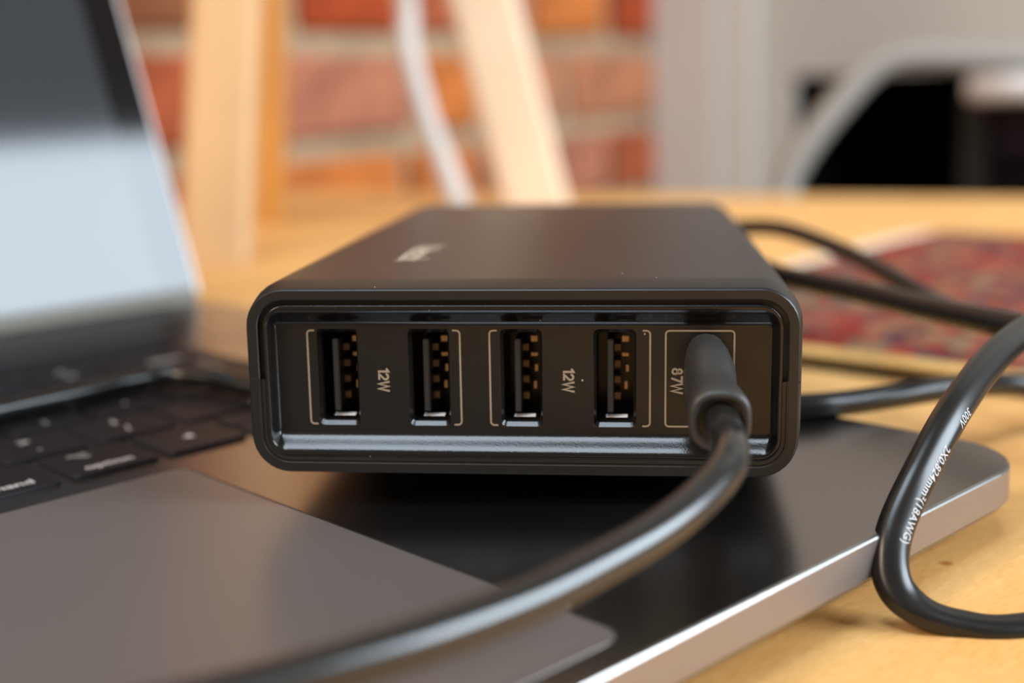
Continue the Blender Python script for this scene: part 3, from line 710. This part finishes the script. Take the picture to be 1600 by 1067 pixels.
letter_band('2X0.824mm\u00B2(18AWG)', 1.62, cum[nearest(LOOP_PTS[8])] - 3.2, 1.15)
letter_band('300V', 1.62, cum[nearest(LOOP_PTS[9])] - 1.4, 1.15)
# ---------------------------------------------------------------- other cables
def cable(name, pts, r, label, group=None, n=10, m='mains'):
    mb = tube(pts, r, 16, n); p = Vector(pts[len(pts) // 2]); o = mb.build(name, M[m], world=True, origin=p); tag(o, label, 'cable', group); return o
cable('lead', [(-190, 140, 3.0), (-140, 146, 3.2), (-101.1, 149, 3.3), (-85.9, 149.8, 3.3), (-74.5, 151.4, 3.3), (-65.8, 149.1, 3.4), (-61.8, 140, 3.4), (-60.2, 128.3, 3.2), (-52, 108, 2.5), (-36, 80, 2.2), (-18, 52, 2.2), (-5.8, 39.7, 2.3), (1.7, 35.4, 2.1), (11.9, 31.4, 2.0), (26.9, 27.0, 1.4), (45.0, 23.2, -1.2), (60, 10, -4), (100, -6, -9.3), (170, -40, -9.2)], 2.25,
      'black lead running under the charger and across the keyboard')
cable('inlet_lead', [cw(20, 136, -2), cw(24, 146, -1), (70, 122, 4), (50.7, 89.5, 14.7), (46.9, 79.1, 14.9), (38.9, 55.8, 14.8), (30.4, 35.7, 14.6), (20.7, 12.7, 15.0), (17, -10, 14), (22, -40, 4), (30, -70, -5), (45, -105, -9)], 2.45,
      'thicker black cord running straight above the red rug mat')
cable('thin_lead', [(70, 172, -9.3), (82, 160, 3), (87.3, 132.7, 16.8), (87.6, 119.1, 19.4), (84.5, 103.9, 19.8), (75.0, 81.3, 17.0), (64.8, 61.9, 13.5), (58.2, 50.6, 11.2), (51.4, 39.9, 10.1), (44.7, 23.5, 8.7), (46, 0, 6), (52, -30, -4), (62, -60, -9.3)], 2.1,
      'thin black lead arching over the rug mat beyond the thicker cord')

# ---------------------------------------------------------------- rug mat
RO = Vector((66.0, 164.0, 0)); RX = Vector((0.9976, 0.0698, 0)).normalized(); RY = Vector((0.164, -0.986, 0)).normalized() * -1
RY = Vector((-0.164, -0.986, 0)) ; RY = Vector((RX.y, -RX.x, 0))
RL, RW = 249.0, 205.0
rug = empty('rug_mat', (RO.x, RO.y, -ZT), (0, 0, math.atan2(RX.y, RX.x))); tag(rug, 'small red patterned woven rug mat with cream fringe on the table', 'mat')
# local: x along the fringed edge, -y away from it
mb = MB(); mb.box(-1.3, RL + 1.3, -RW, 0, 0.0, 2.2); mb.build('backing', M['rubber'], rug)  # rubber base, thickened and widened to paint the black shadow under the edge
mb = MB(); mb.box(0.8, RL - 0.8, -RW + 0.8, -0.8, 2.2, 3.3); t_ = mb.build('pile', M['rug'], rug)
bm_ = MB()
for x0_, x1_ in ((-0.4, 8.5), (RL - 8.5, RL + 0.4)): bm_ = MB(); bm_.box(x0_, x1_, -RW, 0, 2.2, 3.5); bm_.build('selvedge', M['rug_border'], rug)
mb = MB(); rnd = random.Random(5)
for side in (0, 1):
    x = 2.0
    while x < RL - 2:
        l = rnd.uniform(13, 19); dx = rnd.uniform(-2, 2); w_ = 1.5; z0_ = 2.2
        sg = 1 if side == 0 else -1; y0_ = 0 if side == 0 else -RW
        A0 = [(x - w_, y0_, 1.2), (x + w_, y0_, 1.2), (x + w_, y0_, 3.0), (x - w_, y0_, 3.0)]
        A1 = [(x + dx - w_, y0_ + sg * l * .6, 0.2), (x + dx + w_, y0_ + sg * l * .6, 0.2), (x + dx + w_, y0_ + sg * l * .6, 2.0), (x + dx - w_, y0_ + sg * l * .6, 2.0)]
        A2 = [(x + dx * 1.5 - w_ * .6, y0_ + sg * l, 0.05), (x + dx * 1.5 + w_ * .6, y0_ + sg * l, 0.05), (x + dx * 1.5 + w_ * .6, y0_ + sg * l, 0.8), (x + dx * 1.5 - w_ * .6, y0_ + sg * l, 0.8)]
        mb.loft([A0, A1, A2], smooth=False); x += 3.2
f_ = mb.build('fringe', M['fringe'], rug, kind='stuff'); f_['label'] = 'cream fringe'

# ---------------------------------------------------------------- wooden tripod stand with a white cord
AP = Vector((240.0, 520.0, 520.0))
tri = empty('tripod_stand', (200, 440, -ZT)); tag(tri, 'pale wooden three legged stand on the table before the brick wall', 'stand')
TO = Vector((200, 440, -ZT))
VIEW = Vector((0.69, 0.72, 0))
def tleg(base, hw_b, hw_t, depth, m, yaw=0.0, ap=AP):
    b = Vector(base); rt = Vector((VIEW.y, -VIEW.x, 0)); rt.rotate(Euler((0, 0, math.radians(yaw)))); fw = Vector((-rt.y, rt.x, 0))
    mb = MB(); rings = []
    for p, hw_ in ((b, hw_b), (ap, hw_t)):
        rings.append([p + rt * sx * hw_ + fw * sy * depth for sx, sy in ((-0.82, -1), (0.82, -1), (1, -0.8), (1, 0.8), (0.82, 1), (-0.82, 1), (-1, 0.8), (-1, -0.8))])
    mb.loft(rings, smooth=False); return part(mb, 'leg', m, tri, TO)
AZ = -ZT + 0.2
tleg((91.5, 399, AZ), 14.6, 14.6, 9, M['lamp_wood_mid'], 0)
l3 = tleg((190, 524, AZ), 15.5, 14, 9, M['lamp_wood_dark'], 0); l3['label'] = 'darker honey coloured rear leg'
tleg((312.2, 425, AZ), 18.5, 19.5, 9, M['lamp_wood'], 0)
mb = MB(); mb.loft([[(AP.x + r_ * math.cos(t * math.pi / 8), AP.y + r_ * math.sin(t * math.pi / 8), z) for t in range(16)] for z, r_ in ((470, 34), (480, 40), (545, 40), (552, 34))], smooth=False); part(mb, 'head_block', M['lamp_wood'], tri, TO)
wc = tube([(228, 497, 474), (230, 490, 330), (246, 474, 200), (264.9, 474.9, 109.6), (260.6, 469.4, 85.5), (256.3, 459.3, 64.8), (252.1, 445.4, 41.1), (249.0, 429.3, 17.8), (245.6, 416.0, -0.9), (243, 410, -4.6), (228, 392, -5.1), (205, 365, -5.1), (160, 310, -5.1)], 6.3, 16, 8)
o = wc.build('white_cord', M['white_cord'], world=True, origin=(267, 440, -ZT)); tag(o, 'thick white cord hanging between the pale wooden legs', 'cord')

# ---------------------------------------------------------------- tubular chair beyond the table
chair = empty('chair', (620, 385, FZ)); tag(chair, 'pale grey bent tube chair back beyond the far table edge', 'chair'); HO = Vector((620, 385, FZ))
U = Vector((0.73, -0.684, 0)); V = Vector((0.684, 0.73, 0))       # along the back, away from the table
pl = [(523, 406, FZ), (523.1, 406.2, -300), (523.1, 406.2, -69.6), (532.8, 411.2, -19.0), (540.2, 409.2, -1.5), (554.8, 401.5, 20.3), (572.0, 391.4, 42.0), (587.4, 381.7, 59.1), (602.5, 369.5, 66.4), (626.9, 346.4, 66.0), (664.1, 310.6, 62.8), (700, 280, 63), (760, 224, 63)]
e_ = Vector(pl[-1]); mirror = []
mid = Vector((740, 243, 0)); ud = Vector((0.735, -0.678, 0))
for p in pl[:-2][::-1]:
    p = Vector(p); d = (Vector((mid.x, mid.y, p.z)) - p).dot(ud); q_ = p + ud * 2 * d; mirror.append((q_.x, q_.y, p.z))
part(tube(pl[:-1] + mirror, 9.3, 16, 8), 'back_frame', M['chair_tube'], chair, HO)
sc_ = Vector((740, 243, 0)); fw_ = Vector((-0.678, -0.735, 0))
mb = MB(); 
pts4 = [sc_ - ud * 200 + fw_ * 20, sc_ + ud * 200 + fw_ * 20, sc_ + ud * 190 + fw_ * 400, sc_ - ud * 190 + fw_ * 400]
mb.loft([[(*p.xy, z) for p in pts4] for z in (FZ + 430, FZ + 455)], smooth=False); part(mb, 'seat', M['seat'], chair, HO)
for p in (pts4[2] - fw_ * 12, pts4[3] - fw_ * 12): part(tube([(*p.xy, FZ), (*p.xy, FZ + 220), (*p.xy, FZ + 430)], 9.8, 12, 2), 'leg', M['chair_tube'], chair, HO)
mb = MB(); q0 = sc_ - ud * 215; q1 = sc_ + ud * 215
mb.loft([[(*p.xy, FZ + 442 + dz) for p, dz in ((q0 + fw_ * 12, -8), (q0 + fw_ * 12, 8), (q0 - fw_ * 6, 8), (q0 - fw_ * 6, -8))], [(*p.xy, FZ + 442 + dz) for p, dz in ((q1 + fw_ * 12, -8), (q1 + fw_ * 12, 8), (q1 - fw_ * 6, 8), (q1 - fw_ * 6, -8))]], smooth=False)
part(mb, 'seat_rail', M['chair_tube'], chair, HO)

# ---------------------------------------------------------------- a crumb by the trackpad
bm = bmesh.new(); bmesh.ops.create_icosphere(bm, subdivisions=2, radius=0.55)
rnd = random.Random(3)
for v in bm.verts: v.co = Vector((v.co.x * 1.5, v.co.y * 0.9, v.co.z * 0.75)) * rnd.uniform(0.8, 1.2)
bmesh.ops.scale(bm, vec=(MM,) * 3, verts=bm.verts); me = bpy.data.meshes.new('crumb'); bm.to_mesh(me); bm.free()
o = link('crumb', me, M['crumb']); o.location = W(-89.8, 15.1, 0.40); tag(o, 'tiny pale crumb on the palm rest beside the trackpad corner', 'crumb')
